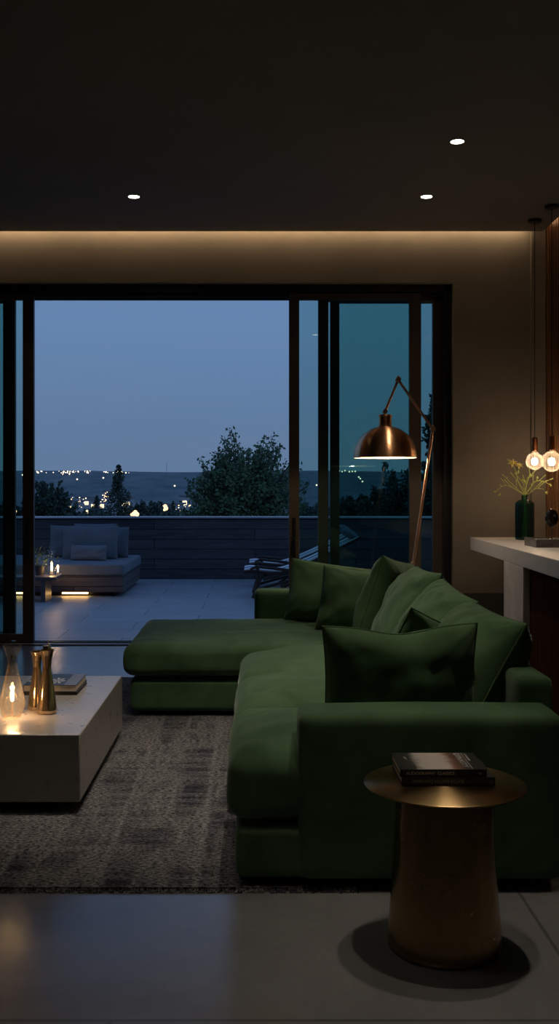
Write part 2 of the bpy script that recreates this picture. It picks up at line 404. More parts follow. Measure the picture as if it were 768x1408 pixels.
def pillow(name, w, h, t, mat, loc, yaw=0, lean=0, roll=0, seed=0, pinch=.045, label=None, cat='cushion', group=None, piping=True, dent=0, n=30, wr=1.0):
    root = empty(name, (0, 0, 0)) if piping else None
    def shape(u, v):
        x = u * w / 2 * (1 - pinch * (1 - v * v)); z = v * h / 2 * (1 - pinch * (1 - u * u))
        if dent: z -= dent * max(0, v) * math.exp(-(u / .45) ** 2)
        return x, z
    rnd = random.Random(seed); ph = rnd.random() * 9
    bm = bmesh.new(); grid = {}
    for s in (-1, 1):
        for i in range(n + 1):
            for j in range(n + 1):
                u = math.sin((i / n * 2 - 1) * math.pi / 2); v = math.sin((j / n * 2 - 1) * math.pi / 2)
                edge = i in (0, n) or j in (0, n)
                if edge and s == 1: grid[s, i, j] = grid[-1, i, j]; continue
                x, z = shape(u, v)
                th = t / 2 * ((1 - abs(u) ** 3) * (1 - abs(v) ** 3)) ** .5
                th *= 1 + .10 * -v
                wv = noise.noise(Vector((u * 1.8 + ph, v * 1.8, s * 3 + ph))) * .018
                cr = noise.noise(Vector((u * 6 + ph, v * 3 - ph, s))) * .006 * wr
                # creases radiating from the corners
                ang = math.atan2(abs(v) - 1.05, abs(u) - 1.05)
                rad = math.hypot(abs(v) - 1, abs(u) - 1)
                cr += math.sin(ang * 14 + ph + (3 if u > 0 else 0)) * .006 * math.exp(-rad * 2.2) * wr
                y = s * (th + (wv + cr) * min(1, th / (t * .2 + 1e-6)))
                grid[s, i, j] = bm.verts.new((x, y, z))
    for s in (-1, 1):
        for i in range(n):
            for j in range(n):
                q = [grid[s, i, j], grid[s, i + 1, j], grid[s, i + 1, j + 1], grid[s, i, j + 1]]
                try: bm.faces.new(q)
                except ValueError: pass
    body = finish('cushion_cover' if piping else name, bm, mat, root, True, autosmooth=0)
    o = root or body
    if piping:
        pts = []
        k = 14
        for a in range(k): pts.append((-1 + 2 * a / k, -1))
        for a in range(k): pts.append((1, -1 + 2 * a / k))
        for a in range(k): pts.append((1 - 2 * a / k, 1))
        for a in range(k): pts.append((-1, 1 - 2 * a / k))
        P = []
        for u, v in pts:
            x, z = shape(u, v); P.append((x, 0, z))
        tube('piping', P, .0045, mat, root, 6, True)
    o.location = loc
    o.rotation_euler = (Matrix.Rotation(yaw, 3, 'Z') @ Matrix.Rotation(lean, 3, 'X') @ Matrix.Rotation(roll, 3, 'Y')).to_euler()
    return tag(o, label, cat, group)

def text_mesh(name, s, size, mat, parent, loc, rot, ext=.0004, sx=1.0):
    cu = bpy.data.curves.new(name, 'FONT'); cu.body = s; cu.size = size; cu.extrude = ext
    t = bpy.data.objects.new('tmp', cu); COL.objects.link(t)
    dg = bpy.context.evaluated_depsgraph_get(); dg.update()
    me = bpy.data.meshes.new_from_object(t.evaluated_get(dg))
    bpy.data.objects.remove(t)
    me.materials.clear(); me.materials.append(mat)
    o = bpy.data.objects.new(name, me); COL.objects.link(o); o.parent = parent
    o.location = loc; o.rotation_euler = rot; o.scale = (sx, 1, 1)
    return o

def light(kind, name, loc, energy, col, parent=None, rot=(0, 0, 0), **kw):
    l = bpy.data.lights.new(name, kind); l.energy = energy; l.color = col
    for k, v in kw.items(): setattr(l, k, v)
    o = bpy.data.objects.new(name, l); COL.objects.link(o)
    if parent is not None: o.parent = parent
    o.location = loc; o.rotation_euler = rot
    return o

def struct(o): o['kind'] = 'structure'; return o

# ------------------------------------------------------------------ room shell
ZC = 3.734
YW0, YW1 = 9.45, 9.85           # window wall thickness
XO, ZO = 1.80, 3.29             # right edge and head of the opening
XL, XR = -4.0, 2.66
struct(box('floor', (XL - .2, XR + .2, -1.7, YW0, -.2, 0), M['floor'], bevel=0))
struct(box('ceiling', (XL - .2, 2.585, -1.7, 9.35, ZC, ZC + .13), M['ceiling'], bevel=0))
struct(box('trim_1', (XL - .2, XR + .2, -1.7, YW1, ZC + .25, ZC + .4), M['ceiling'], bevel=0))      # slab above the cove
# back wall of the picture (with the opening)
bm = bmesh.new()
add_box(bm, XO, XR + .2, YW0, YW1, -.2, ZC + .3)
add_box(bm, XL - .2, XO, YW0, YW1, ZO, ZC + .3)
add_box(bm, XL - .2, -3.45, YW0, YW1, -.2, ZO)
struct(finish('wall_back', bm, M['wall'], None, False))
struct(box('wall_left', (XL - .2, XL, -1.7, YW0, 0, ZC + .3), M['wall'], bevel=0))
struct(box('wall_front', (XL - .2, XR + .2, -1.9, -1.7, -.2, ZC + .4), M['wall'], bevel=0))
# right wall with vertical walnut slats
bm = bmesh.new()
add_box(bm, XR, XR + .2, -1.7, YW0, 0, ZC + .3)
y = 4.0
while y < YW0 - .05:
    add_box(bm, XR - .025, XR, y, y + .045, 0, ZC + .2, 1); y += .07
struct(finish('wall_right', bm, [M['wood_wall'], M['wood_wall']], None, False))
struct(box('trim_2', (2.50, XR - .03, YW0 - .045, YW0, 0, ZC + .2), M['wall'], bevel=.003))
struct(box('baseboard_back', (XO + .02, 2.49, YW0 - .03, YW0, 0, .476), M['plinth'], bevel=.003))
struct(box('trim_3', (XL, XO, 9.45, 9.84, -.12, .0), M['terrace_tile'], bevel=0))
# cove light strips
cl = box('cove_light_strip', (XL + .05, 2.47, 9.351, 9.362, ZC + .055, ZC + .072), M['led'], bevel=0)
tag(cl, 'long warm strip light hidden in the ceiling cove above the glass doors', 'light')
cl = box('cove_light_strip', (2.586, 2.597, 3.0, 9.30, ZC + .055, ZC + .065), mat_emit('dim_warm_led', (1, .6, .3), 9), bevel=0)
tag(cl, 'warm strip light in the cove above the dark slatted wood wall', 'light')

# ------------------------------------------------------------------ sliding doors
def X(px, Y): return (px - CX) * Y / F
def Z(py, Y): return H - (py - CY) * Y / F
# fixed outer frame
bm = bmesh.new()
add_box(bm, -3.45, XO, 9.52, 9.84, Z(402, 9.55), ZO)                 # head
add_box(bm, X(608, 9.6), XO, 9.52, 9.84, 0, ZO)                       # right jamb
add_box(bm, -3.45, -3.38, 9.52, 9.84, 0, ZO)
for yy in (9.575, 9.655, 9.735): add_box(bm, -3.45, XO, yy - .008, yy + .008, Z(408, 9.55), ZO)
struct(finish('window_1', bm, M['frame_black'], None, False))
# floor tracks
struct(boxes('trim_4', [(-3.4, XO - .1, yy - .012, yy + .012, .0, .010) for yy in (9.43, 9.575, 9.66)], M['grout'], bevel=0))

def door(n, x0, x1, yc, wl, wr, label_handle=False, hx=None):
    """sliding leaf from x0 to x1 (outer edges), stile widths wl / wr"""
    z0, z1 = .012, Z(403, 9.55)
    e = empty('door_%d' % n, (x0, yc, 0)); struct(e)
    w = x1 - x0; d = .028
    zt, zb = Z(412, 9.55), Z(872, 9.55)
    box('stile', (0, wl, -d, d, z0, z1), M['frame'], e, .002)
    box('stile', (w - wr, w, -d, d, z0, z1), M['frame'], e, .002)
    box('top_rail', (wl, w - wr, -d, d, zt, z1), M['frame'], e, .002)
    box('bottom_rail', (wl, w - wr, -d, d, z0, zb), M['frame'], e, .002)
    box('glass_pane', (wl, w - wr, -.004, .004, zb, zt), M['pane'], e, 0, False)
    if hx is not None:
        bmh = bmesh.new()
        zc = Z(740, 9.5)
        add_box(bmh, hx - .016, hx + .016, -d - .008, -d, zc - .19, zc + .19)
        add_box(bmh, hx - .009, hx + .009, -d - .045, -d - .03, zc - .16, zc + .0)
        add_box(bmh, hx - .007, hx + .007, -d - .032, -d, zc - .16, zc - .13)
        add_box(bmh, hx - .007, hx + .007, -d - .032, -d, zc - .03, zc + .0)
        finish('door_handle', bmh, M['black_metal'], e, True, bevel=.003)
    return e
Y1, Y2, Y3 = 9.575, 9.655, 9.735
door(1, X(397, Y1), X(578, Y1), Y1, X(411, Y1) - X(397, Y1), X(578, Y1) - X(562, Y1), hx=.045)
door(2, X(437, Y2), X(610, Y2), Y2, X(451, Y2) - X(437, Y2), X(610, Y2) - X(594, Y2))
door(3, X(453.5, Y3), X(612, Y3), Y3, X(466, Y3) - X(453.5, Y3), .1)
door(4, X(-150, Y1), X(47, Y1), Y1, .1, X(47, Y1) - X(32, Y1), hx=(X(47, Y1) - X(-150, Y1)) - .055)
door(5, X(-158, Y2), X(21.5, Y2), Y2, .1, X(21.5, Y2) - X(5, Y2))
door(6, X(-158, Y3), X(18, Y3), Y3, .1, .06)

# ------------------------------------------------------------------ ceiling downlights
def downlight(x, y, label, e, spot=75, blend=.7, rad=.04, tilt=(0, 0), group='recessed ceiling downlights'):
    r = empty('ceiling_downlight', (x, y, ZC)); tag(r, label, 'light', group if label else None)
    lathe('trim_ring', [(.052, 0), (.054, -.004), (.05, -.006), (.044, -.004), (.042, 0)], M['black_metal'], r, 32)
    lathe('lens', [(0, -.005), (.043, -.0045), (.043, -.001), (0, -.001)], M['downlight'], r, 32)
    light('SPOT', 'spot_beam', (0, 0, -.012), e, (1, .84, .67), r, (tilt[0], tilt[1], 0), spot_size=R(spot), spot_blend=blend, shadow_soft_size=rad)
    return r
downlight(-.957, 8.24, 'small round recessed ceiling light on the left of the ceiling, above the open doorway', 16)
downlight(1.36, 8.24, 'small recessed ceiling light nearest the glowing cove, right half, above the floor lamp', 26)
downlight(1.35, 6.94, 'recessed ceiling light nearest the viewer, highest one in the picture', 115)
OUT = 'recessed ceiling light out of frame '
downlight(.90, 3.62, OUT + 'right of the brass side table', 85, 40, .7, .015, (-R(2.5), 0))
downlight(.57, 3.16, OUT + 'straight over the brass side table', 65, 40, .7, .015, (-R(5), 0))
downlight(.15, 4.70, OUT + 'over the long sofa seat', 175, 60, .9, .03, (R(8), 0))
downlight(-.60, 4.65, OUT + 'over the rug', 95, 56, .9, .03, (R(10), 0))
downlight(-1.5, 3.5, OUT + 'over the near edge of the coffee table', 26, 70, .9)
downlight(-.50, 2.55, OUT + 'over the bare floor in front of the rug', 17, 62, .9)
downlight(.2, .8, OUT + 'behind the viewer, added as fill', 6, 110, .9)  # unseen lamp added to lift the drum base and near floor

# ------------------------------------------------------------------ rug
bm = bmesh.new()
nx, ny = 80, 110
x0, x1, y0, y1 = -3.0, .36, 3.64, 7.75
vg = [[bm.verts.new((x0 + (x1 - x0) * i / nx, y0 + (y1 - y0) * j / ny + .004 * noise.noise(Vector((i * .7, j * .1, 0))), .013 + .002 * noise.noise(Vector((i * .9, j * .9, 3))))) for j in range(ny + 1)] for i in range(nx + 1)]
for i in range(nx):
    for j in range(ny): bm.faces.new((vg[i][j], vg[i + 1][j], vg[i + 1][j + 1], vg[i][j + 1]))
ed = [e for e in bm.edges if e.is_boundary]
ret = bmesh.ops.extrude_edge_only(bm, edges=ed)
for v in ret['geom']:
    if isinstance(v, bmesh.types.BMVert): v.co.z = .001
rnd = random.Random(4)
rug = empty('area_rug', (-1.3, 5.6, 0)); tag(rug, 'large faded brown and charcoal patterned rug under the sofa and coffee table', 'rug')
ro = finish('rug_pile', bm, M['rug'], rug, True, autosmooth=60); ro.location = (1.3, -5.6, 0)
bm = bmesh.new()
for k in range(700):
    xx = x0 + (x1 - x0) * rnd.random(); a = rnd.uniform(-.6, .6); l = rnd.uniform(.012, .028)
    add_tube(bm, [(xx, y0 + .004, .008), (xx + a * l, y0 - l, .003)], .0022, 4)
fo = finish('fringe', bm, M['rug'], rug, True); fo.location = (1.3, -5.6, 0); fo['kind'] = 'stuff'

# ------------------------------------------------------------------ sectional sofa
SO = (.5, 5.0, 0)
sofa = empty('sectional_sofa', SO); tag(sofa, 'large dark green velvet sectional sofa with a chaise in the middle of the room', 'sofa')
def S(o): o.location = (-SO[0], -SO[1], 0); return o
V = M['velvet']
S(softbox('seat_base', -.065, 1.0, 3.64, 6.45, .04, .222, .03, 0, V, sofa, 1, .002, .004))
S(softbox('chaise_base', -.765, 1.02, 6.395, 7.80, .04, .245, .035, 0, V, sofa, 2, .002, .004))
S(softbox('armrest', .156, 1.075, 3.62, 3.85, .04, .622, .035, .004, V, sofa, 3, .003, .004))
S(softbox('backrest_frame', .975, 1.105, 3.84, 7.95, .04, .712, .028, 0, V, sofa, 4, .002, .003))
S(softbox('backrest_frame', .0, 1.10, 7.70, 7.92, .04, .665, .04, 0, V, sofa, 5, .002, .003))
yy = [3.635, 4.45, 5.25, 6.08]
for i in range(3):
    S(softbox('seat_cushion', -.088 + .008 * i, .98, yy[i] + .006, yy[i + 1] - .006, .235, .468, .065, .072, V, sofa, 11 + i, .018, .012, 30))
S(softbox('chaise_cushion', -.80, .98, 6.36, 7.71, .262, .452, .055, .026, V, sofa, 21, .010, .010, 34))
for fx, fy in ((.0, 3.72), (.98, 3.72), (1.0, 7.8), (-.68, 6.52), (-.68, 7.7)):
    S(box('foot', (fx - .03, fx + .03, fy - .03, fy + .03, .013 if fx < .3 else 0, .05), M['black_metal'], sofa))

VP = M['velvet_pillow']
G = 'green velvet cushions on the sofa'
def cush(*a, **k): return pillow('sofa_cushion', *a, group=G, **k)
cush(.64, .46, .20, VP, (.555, 7.42, .660), 0.03, -.40, .15, 1, label='green velvet square cushion furthest left at the far end of the sofa, partly behind another')
cush(.56, .46, .20, VP, (.715, 7.03, .645), -.05, -.42, .14, 2, label='green velvet square cushion in front of the far left one, near the sofa corner')
cush(.58, .54, .24, VP, (.81, 6.45, .715), R(60), .28, .16, 3, label='green velvet back cushion in the far corner of the sofa, just below the floor lamp')
cush(.76, .58, .28, VP, (.85, 5.80, .695), R(91), .42, .02, 4, wr=2.2, label='green velvet back cushion second from the far corner along the long backrest')
cush(.78, .56, .30, VP, (.87, 5.08, .670), R(93), .46, -.06, 5, wr=2.2, label='creased green velvet back cushion in the middle of the long backrest')
cush(.74, .53, .33, VP, (.90, 4.40, .655), R(95), .50, -.02, 6, wr=2.2, label='plump green velvet back cushion nearest the near armrest, against the backrest')
cush(.46, .42, .20, VP, (.74, 4.60, .635), R(30), .34, .38, 7, label='small green velvet cushion mostly hidden between the dark front cushion and the backrest')
cush(.60, .44, .22, VP, (.565, 4.06, .665), 0.02, .16, -.02, 8, dent=.03, label='dark green rectangular cushion standing just behind the near armrest')

# ------------------------------------------------------------------ coffee table
ct = empty('coffee_table', (-1.36, 5.17, .0)); tag(ct, 'low block-shaped concrete coffee table standing on the rug', 'table')
o = box('tabletop_block', (-2.05, -.750, 4.467, 5.89, .062, .3535), M['table_concrete'], ct, .005); o.location = (1.36, -5.17, 0)
o = box('plinth', (-1.93, -.86, 4.57, 5.78, .014, .063), M['black_metal'], ct, .003); o.location = (1.36, -5.17, 0)
TT = .3535

def carafe(prof, mat, th=.0025):
    inner = [(max(r - th, .001), z + (.004 if i == 0 else 0)) for i, (r, z) in enumerate(prof)]
    return [(0, prof[0][1])] + prof + inner[::-1] + [(0, inner[0][1])]
P1 = [(.034, 0), (.040, .006), (.058, .06), (.056, .085), (.045, .14), (.031, .20), (.021, .245), (.020, .26), (.028, .29), (.043, .333)]
def sm_prof(p, k=6):
    out = []
    for i in range(len(p) - 1):
        p0 = p[max(i - 1, 0)]; p1 = p[i]; p2 = p[i + 1]; p3 = p[min(i + 2, len(p) - 1)]
        for j in range(k):
            t = j / k
            out.append(tuple(.5 * ((2 * p1[d]) + (-p0[d] + p2[d]) * t + (2 * p0[d] - 5 * p1[d] + 4 * p2[d] - p3[d]) * t * t + (-p0[d] + 3 * p1[d] - 3 * p2[d] + p3[d]) * t ** 3) for d in (0, 1)))
    out.append(p[-1]); return out
# clear carafe lamp
g = empty('glass_carafe_lamp', (-1.118, 4.80, TT)); tag(g, 'clear waisted glass carafe with a glowing bulb inside on the coffee table', 'lamp')
lathe('glass_body', carafe(sm_prof(P1), None), M['clear'], g, 40, autosmooth=0)
bm = bmesh.new(); add_tube(bm, [(0.002, 0, .20), (.004, 0, .30), (.006, 0, .355)], [.009, .009, .011], 16)
finish('stopper', bm, M['clear_blue'], g)
lathe('bulb_glass', [(0, .022), (.018, .026), (.034, .05), (.036, .072), (.028, .095), (.012, .112), (.009, .13), (0, .131)], M['clear'], g, 28, autosmooth=0)
lathe('filament_glow', [(0, .074), (.007, .080), (.0085, .10), (.007, .122), (0, .127)], M['lantern_glow'], g, 16)
tube('stem', [(0, 0, .01), (0, 0, .075)], .003, M['copper_tube'], g)
tube('metal_collar', [(0, 0, .275), (0, 0, .292)], .010, M['bronze_glass'], g, 16)
light('POINT', 'bulb_light', (0, 0, .1), 8, (1, .62, .30), g, shadow_soft_size=.012)
# bronze carafes
P2 = [(.040, 0), (.047, .008), (.046, .03), (.036, .10), (.028, .155), (.0205, .205), (.020, .225), (.026, .27), (.034, .30)]
g = empty('bronze_carafe', (-.978, 4.90, TT)); tag(g, 'shiny bronze-tinted waisted carafe standing nearest the book on the coffee table', 'carafe', 'bronze carafes')
lathe('carafe_body', carafe(sm_prof(P2), None), M['bronze_glass'], g, 40, autosmooth=0)
lathe('neck_insert', [(0, .21), (.012, .212), (.017, .27), (.019, .318), (.0155, .318), (0, .30)], M['bronze_glass'], g, 24)
tube('stopper_pin', [(.004, 0, .30), (.006, 0, .345)], .002, M['copper_tube'], g)
g = empty('bronze_carafe', (-1.043, 4.985, TT)); tag(g, 'shorter bronze-tinted carafe half hidden behind the other bronze one', 'carafe', 'bronze carafes')
lathe('carafe_body', carafe(sm_prof([(r * .95, z * .93) for r, z in P2]), None), M['bronze_glass'], g, 40, autosmooth=0)

def book(name, loc, w, d, h, cover, pages, label, spine_side='front', rz=0, group=None):
    """hardback: covers, spine, page block; spine on the long near side or opposite"""
    e = empty(name, loc, rz); tag(e, label, 'book', group)
    c = .0025
    if spine_side == 'front':
        cov = boxes('cover', [(0, w, 0, d, 0, c), (0, w, 0, d, h - c, h), (0, w, 0, c, 0, h)], cover, e, .0006)
        box('page_block', (.003, w - .003, c, d - .004, c, h - c), pages, e, 0, False)
    else:
        cov = boxes('cover', [(0, w, 0, d, 0, c), (0, w, 0, d, h - c, h), (0, c, 0, d, 0, h)], cover, e, .0006)
        box('page_block', (c, w - .004, .004, d - .004, c, h - c), pages, e, 0, False)
    return cov
bk = book('art_book', (-1.185, 5.325, TT + .018), .272, .325, .034, M['cover_navy'], M['paper'], 'thick navy book with cream pages and pale flower cover on the coffee table', 'left')
box('cover_band', (.205, .268, .002, .323, .034, .0345), M['cover_band'], bk, 0)
bm = bmesh.new()
for cxx, cyy, rr in ((.155, .12, .042), (.045, .15, .05)):
    for k in range(7):
        a = k * 2 * math.pi / 7
        c_ = [(cxx, cyy), (cxx + rr * .75 * math.cos(a - .25), cyy + rr * 1.8 * math.sin(a - .25)), (cxx + rr * math.cos(a), cyy + rr * 2.2 * math.sin(a)), (cxx + rr * .75 * math.cos(a + .25), cyy + rr * 1.8 * math.sin(a + .25))]
        vs = [bm.verts.new((p[0], p[1], .0346 + .0001 * k)) for p in c_]; bm.faces.new(vs)
finish('flower_print', bm, M['cover_flower'], bk, False)
book('art_book', (-1.185, 5.325, TT), .276, .33, .018, M['book_dark'], M['book_dark'], 'thin dark brown book beneath the navy book on the coffee table', 'left')

# ------------------------------------------------------------------ brass side table
st = empty('side_table', (.583, 3.20, 0)); tag(st, 'round brass side table with a tapered hammered drum base, nearest the viewer', 'table')
lathe('tabletop', [(0, .490), (.20, .490), (.238, .494), (.2465, .498), (.2465, .501), (.243, .503), (0, .502)], M['brass_top'], st, 96)
bm = bmesh.new()
n = 72; prof = []
for k in range(26):
    t = k / 25; z = .004 + t * .487
    r = .174 - .027 * t - .004 * math.sin(math.pi * t)
    if k == 0: r -= .003
    prof.append((r, z))
add_lathe(bm, [(0, .003)] + prof + [(0, .491)], n)
for v in bm.verts:
    if math.hypot(v.co.x, v.co.y) > .05:
        a = math.atan2(v.co.y, v.co.x)
        d = .0035 * noise.noise(Vector((math.cos(a) * 3.2, math.sin(a) * 3.2, v.co.z * 3))) + .0014 * noise.noise(Vector((math.cos(a) * 9, math.sin(a) * 9, v.co.z * 14)))
        s = 1 + d / .16; v.co.x *= s; v.co.y *= s
finish('drum_base', bm, M['brass_dent'], st, True, autosmooth=0)
bz = .503
b1 = book('coffee_table_book', (.447, 3.165, bz), .284, .225, .025, M['cover_black'], M['white_paper'], 'black hardback book, lower of the two on the brass side table', 'front')
text_mesh('spine_title', 'VANISHING HOUSES ECLIPSE', .0125, M['ink_grey'], b1, (.030, -.0006, .0085), (R(90), 0, 0))
text_mesh('spine_mark', 'Q', .015, M['ink_grey'], b1, (.265, -.0006, .006), (R(90), 0, 0))
b2 = book('coffee_table_book', (.443, 3.17, bz + .0255), .264, .205, .022, M['cover_black'], M['white_paper'], 'black book with photographic cover, upper of the two on the brass side table', 'front')
text_mesh('spine_title', 'AUDIOGRAPHY  CLASSICS', .0125, M['ink_white'], b2, (.018, -.0006, .0065), (R(90), 0, 0))
text_mesh('spine_mark', 'ED', .008, M['ink_white'], b2, (.238, -.0006, .0075), (R(90), 0, 0))
o = box('cover_photograph', (.0, .25, .003, .202, 0, .0004), M['jacket'], b2, 0); o.location = (.0, 0, .022)
text_mesh('cover_title', 'DYNASTY', .026, M['ink_white'], b2, (.198, .195, .0226), (0, 0, R(-90)), sx=1.45)
text_mesh('cover_author', 'photographs', .010, M['ink_white'], b2, (.231, .185, .0226), (0, 0, R(-90)), sx=1.6)
text_mesh('cover_note', 'edition', .008, M['ink_white'], b2, (.030, .15, .0226), (0, 0, R(-80)), sx=1.6)
boxes('cover_rule', [(.222, .2235, .008, .198, .0224, .0227)], M['ink_white'], b2, 0)

# ------------------------------------------------------------------ bar counter
ctr = empty('bar_counter', (1.884, 9.1, 0), 0); tag(ctr, 'pale concrete-topped bar counter at the right edge with a stone pier and dark wood side', 'counter')
sl = box('counter_slab', (0, .70, -6.2, 0, .887, .995), M['counter_concrete'], ctr, .004)
sl.rotation_euler = (0, 0, -R(2.2) * -1 * -1)
pr = box('pier', (-.0, .62, -2.10, -1.46, 0, .887), M['pier'], ctr, .004); pr.rotation_euler = (0, 0, -R(2.2))
pn = box('side_panel', (.045, .62, -6.1, -2.10, 0, .887), M['wood_panel'], ctr, .003); pn.rotation_euler = (0, 0, -R(2.2))

CT = .995
# vase
VX, VY = 2.235, 8.62
g = empty('glass_vase', (VX, VY, CT)); tag(g, 'dark teal glass bottle vase holding flower stems on the bar counter', 'vase')
vp = sm_prof([(.070, 0), (.077, .010), (.078, .05), (.078, .28), (.074, .305), (.050, .325), (.027, .333), (.025, .345), (.025, .365), (.030, .372)])
lathe('vase_body', carafe(vp, None, .004), M['vase'], g, 48, autosmooth=0)
rnd = random.Random(9)
def stem(pts, blooms, label):
    e = empty('flower_stem', (VX, VY, CT)); tag(e, label, 'flower', 'yellow-green flower stems in the teal vase')
    P = [Vector(p) for p in pts]
    Q = []
    for i in range(len(P) - 1):
        p0, p1, p2, p3 = P[max(i - 1, 0)], P[i], P[i + 1], P[min(i + 2, len(P) - 1)]
        for j in range(6):
            t = j / 6; Q.append(.5 * ((2 * p1) + (p2 - p0) * t + (2 * p0 - 5 * p1 + 4 * p2 - p3) * t * t + (3 * p1 - p0 - 3 * p2 + p3) * t ** 3))
    Q.append(P[-1])
    bm = bmesh.new()
    add_tube(bm, Q, [.0055 - .003 * i / len(Q) for i in range(len(Q))], 7)
    # offshoots
    for k in range(3):
        i = int(len(Q) * (.62 + .11 * k)); s = 1 if k % 2 else -1
        d = (Q[min(i + 1, len(Q) - 1)] - Q[i - 1]).normalized(); sd = Vector((d.z * s, 0, abs(d.x) * .6 + .3)).normalized()
        a = Q[i]; bq = a + d * .03 + sd * .03; cq = bq + d * .025 + sd * .022
        add_tube(bm, [a, bq, cq], [.003, .0028, .0045], 6)
    finish('stem', bm, M['stem'], e)
    for (bx_, by_, bz_, sz, kind) in blooms:
        bm = bmesh.new()
        if kind == 'bud':
            for q in range(3):
                off = Vector((rnd.uniform(-1, 1), rnd.uniform(-1, 1), rnd.uniform(-.6, 1))) * sz * .7
                add_sphere(bm, Vector((bx_, by_, bz_)) + off, sz * .5, 8, 6, (.7, .7, 1.4))
            finish('bud', bm, M['stem'], e)
        else:
            for q in range(6):
                a = q * math.pi / 3 + .3; el = .25
                d = Vector((math.cos(a) * math.cos(el), math.sin(a) * .4, math.sin(a) * .75 + .25)).normalized()
                side = d.cross(Vector((0, 1, 0))).normalized() * sz * .28
                c0 = Vector((bx_, by_, bz_)); t1 = c0 + d * sz * .6; t2 = c0 + d * sz * 1.25 + Vector((0, -.01, -.004))
                vs = [bm.verts.new(c0), bm.verts.new(t1 + side), bm.verts.new(t2), bm.verts.new(t1 - side)]
                bm.faces.new(vs)
            add_sphere(bm, (bx_, by_ - .004, bz_), sz * .3, 8, 6)
            finish('blossom', bm, M['petal'], e, False)
u = 8.62 / F
def q(px, py, dy=0): return ((px - 720) * u + 0.0, dy, Z(py, VY) - CT)
stem([(.01, 0, .02), (.0, 0, .2), (.0, 0, .36), q(712, 665), q(707, 648, -.01), q(704, 638, -.01)], [(*q(703, 637, -.01), .036, 'b'), (*q(712, 640, -.01), .028, 'b'), (*q(709, 650), .02, 'bud')], 'tallest stem in the teal vase, topped by an open yellow blossom')
stem([(-.02, 0, .03), (-.005, 0, .2), (-.005, 0, .36), q(712, 676), q(700, 669), q(690, 668), q(679, 677, -.02)], [(*q(685, 680, -.02), .016, 'bud'), (*q(679, 677), .012, 'bud')], 'stem drooping furthest left from the teal vase')
stem([(-.01, .01, .02), (0, .01, .2), (-.008, .01, .36), q(710, 672, .03), q(697, 658, .04)], [(*q(697, 657, .04), .008, 'bud')], 'straight thin stem leaning left between the drooping stem and the blossom')
stem([(.02, 0, .03), (.005, 0, .2), (.005, 0, .36), q(727, 672), q(735, 662), q(745, 662, -.01), q(755, 667, -.01)], [(*q(748, 678, -.01), .018, 'bud'), (*q(756, 667), .012, 'bud')], 'stem arching furthest right from the teal vase, beneath the bulbs')
stem([(.015, .01, .03), (.0, .01, .2), (.004, .01, .36), q(723, 668, .02), q(727, 655, .02), q(730, 651, .02)], [(*q(737, 658), .018, 'bud'), (*q(727, 655), .014, 'bud')], 'upright stem with pale buds just right of the vase centre')
stem([(0, -.01, .03), (.005, -.01, .2), (.004, -.008, .36), q(726, 678, -.03), q(733, 672, -.04), q(742, 672, -.04)], [(*q(743, 673, -.04), .008, 'bud')], 'short low stem curving right out of the teal vase')
stem([(0, .01, .03), (.0, .0, .2), (.0, .0, .36), q(718, 668, -.02), q(715, 660, -.02)], [(*q(718, 662, -.02), .02, 'bud')], 'short budded stem in the middle of the teal vase')

# black disc sculpture on marble tray
tr = empty('marble_block', (2.01, 7.43, CT)); tag(tr, 'low dark marble block on the bar counter under the black disc sculpture', 'tray')
boxes('block_body', [(0, .36, 0, .33, 0, .050)], M['marble_dark'], tr, .002)
boxes('rim', [(0, .36, 0, .012, .05, .060), (0, .36, .318, .33, .05, .060), (0, .012, .012, .318, .05, .060), (.348, .36, .012, .318, .05, .060)], M['marble_dark'], tr, .001)
sc = empty('disc_sculpture', (2.168, 7.60, CT + .050)); tag(sc, 'glossy black ring-shaped disc sculpture on a short metal stem, on the marble block', 'sculpture')
lathe('foot_plate', [(0, 0), (.035, 0), (.035, .005), (.006, .009), (0, .009)], M['steel'], sc, 28)
tube('stem', [(0, 0, .008), (0, 0, .10)], .005, M['steel'], sc)
bm = bmesh.new()
add_lathe(bm, [(0, -.010), (.018, -.012), (.026, -.022), (.040, -.026), (.058, -.018), (.068, 0), (.058, .018), (.040, .026), (.026, .022), (.018, .012), (0, .010)], 40)
bmesh.ops.rotate(bm, verts=bm.verts[:], matrix=Matrix.Rotation(R(90), 3, 'X') )
bmesh.ops.rotate(bm, verts=bm.verts[:], matrix=Matrix.Rotation(R(38), 3, 'Z'))
bmesh.ops.translate(bm, verts=bm.verts[:], vec=(0, 0, .158))
finish('disc', bm, M['black_stone'], sc, True, autosmooth=0)

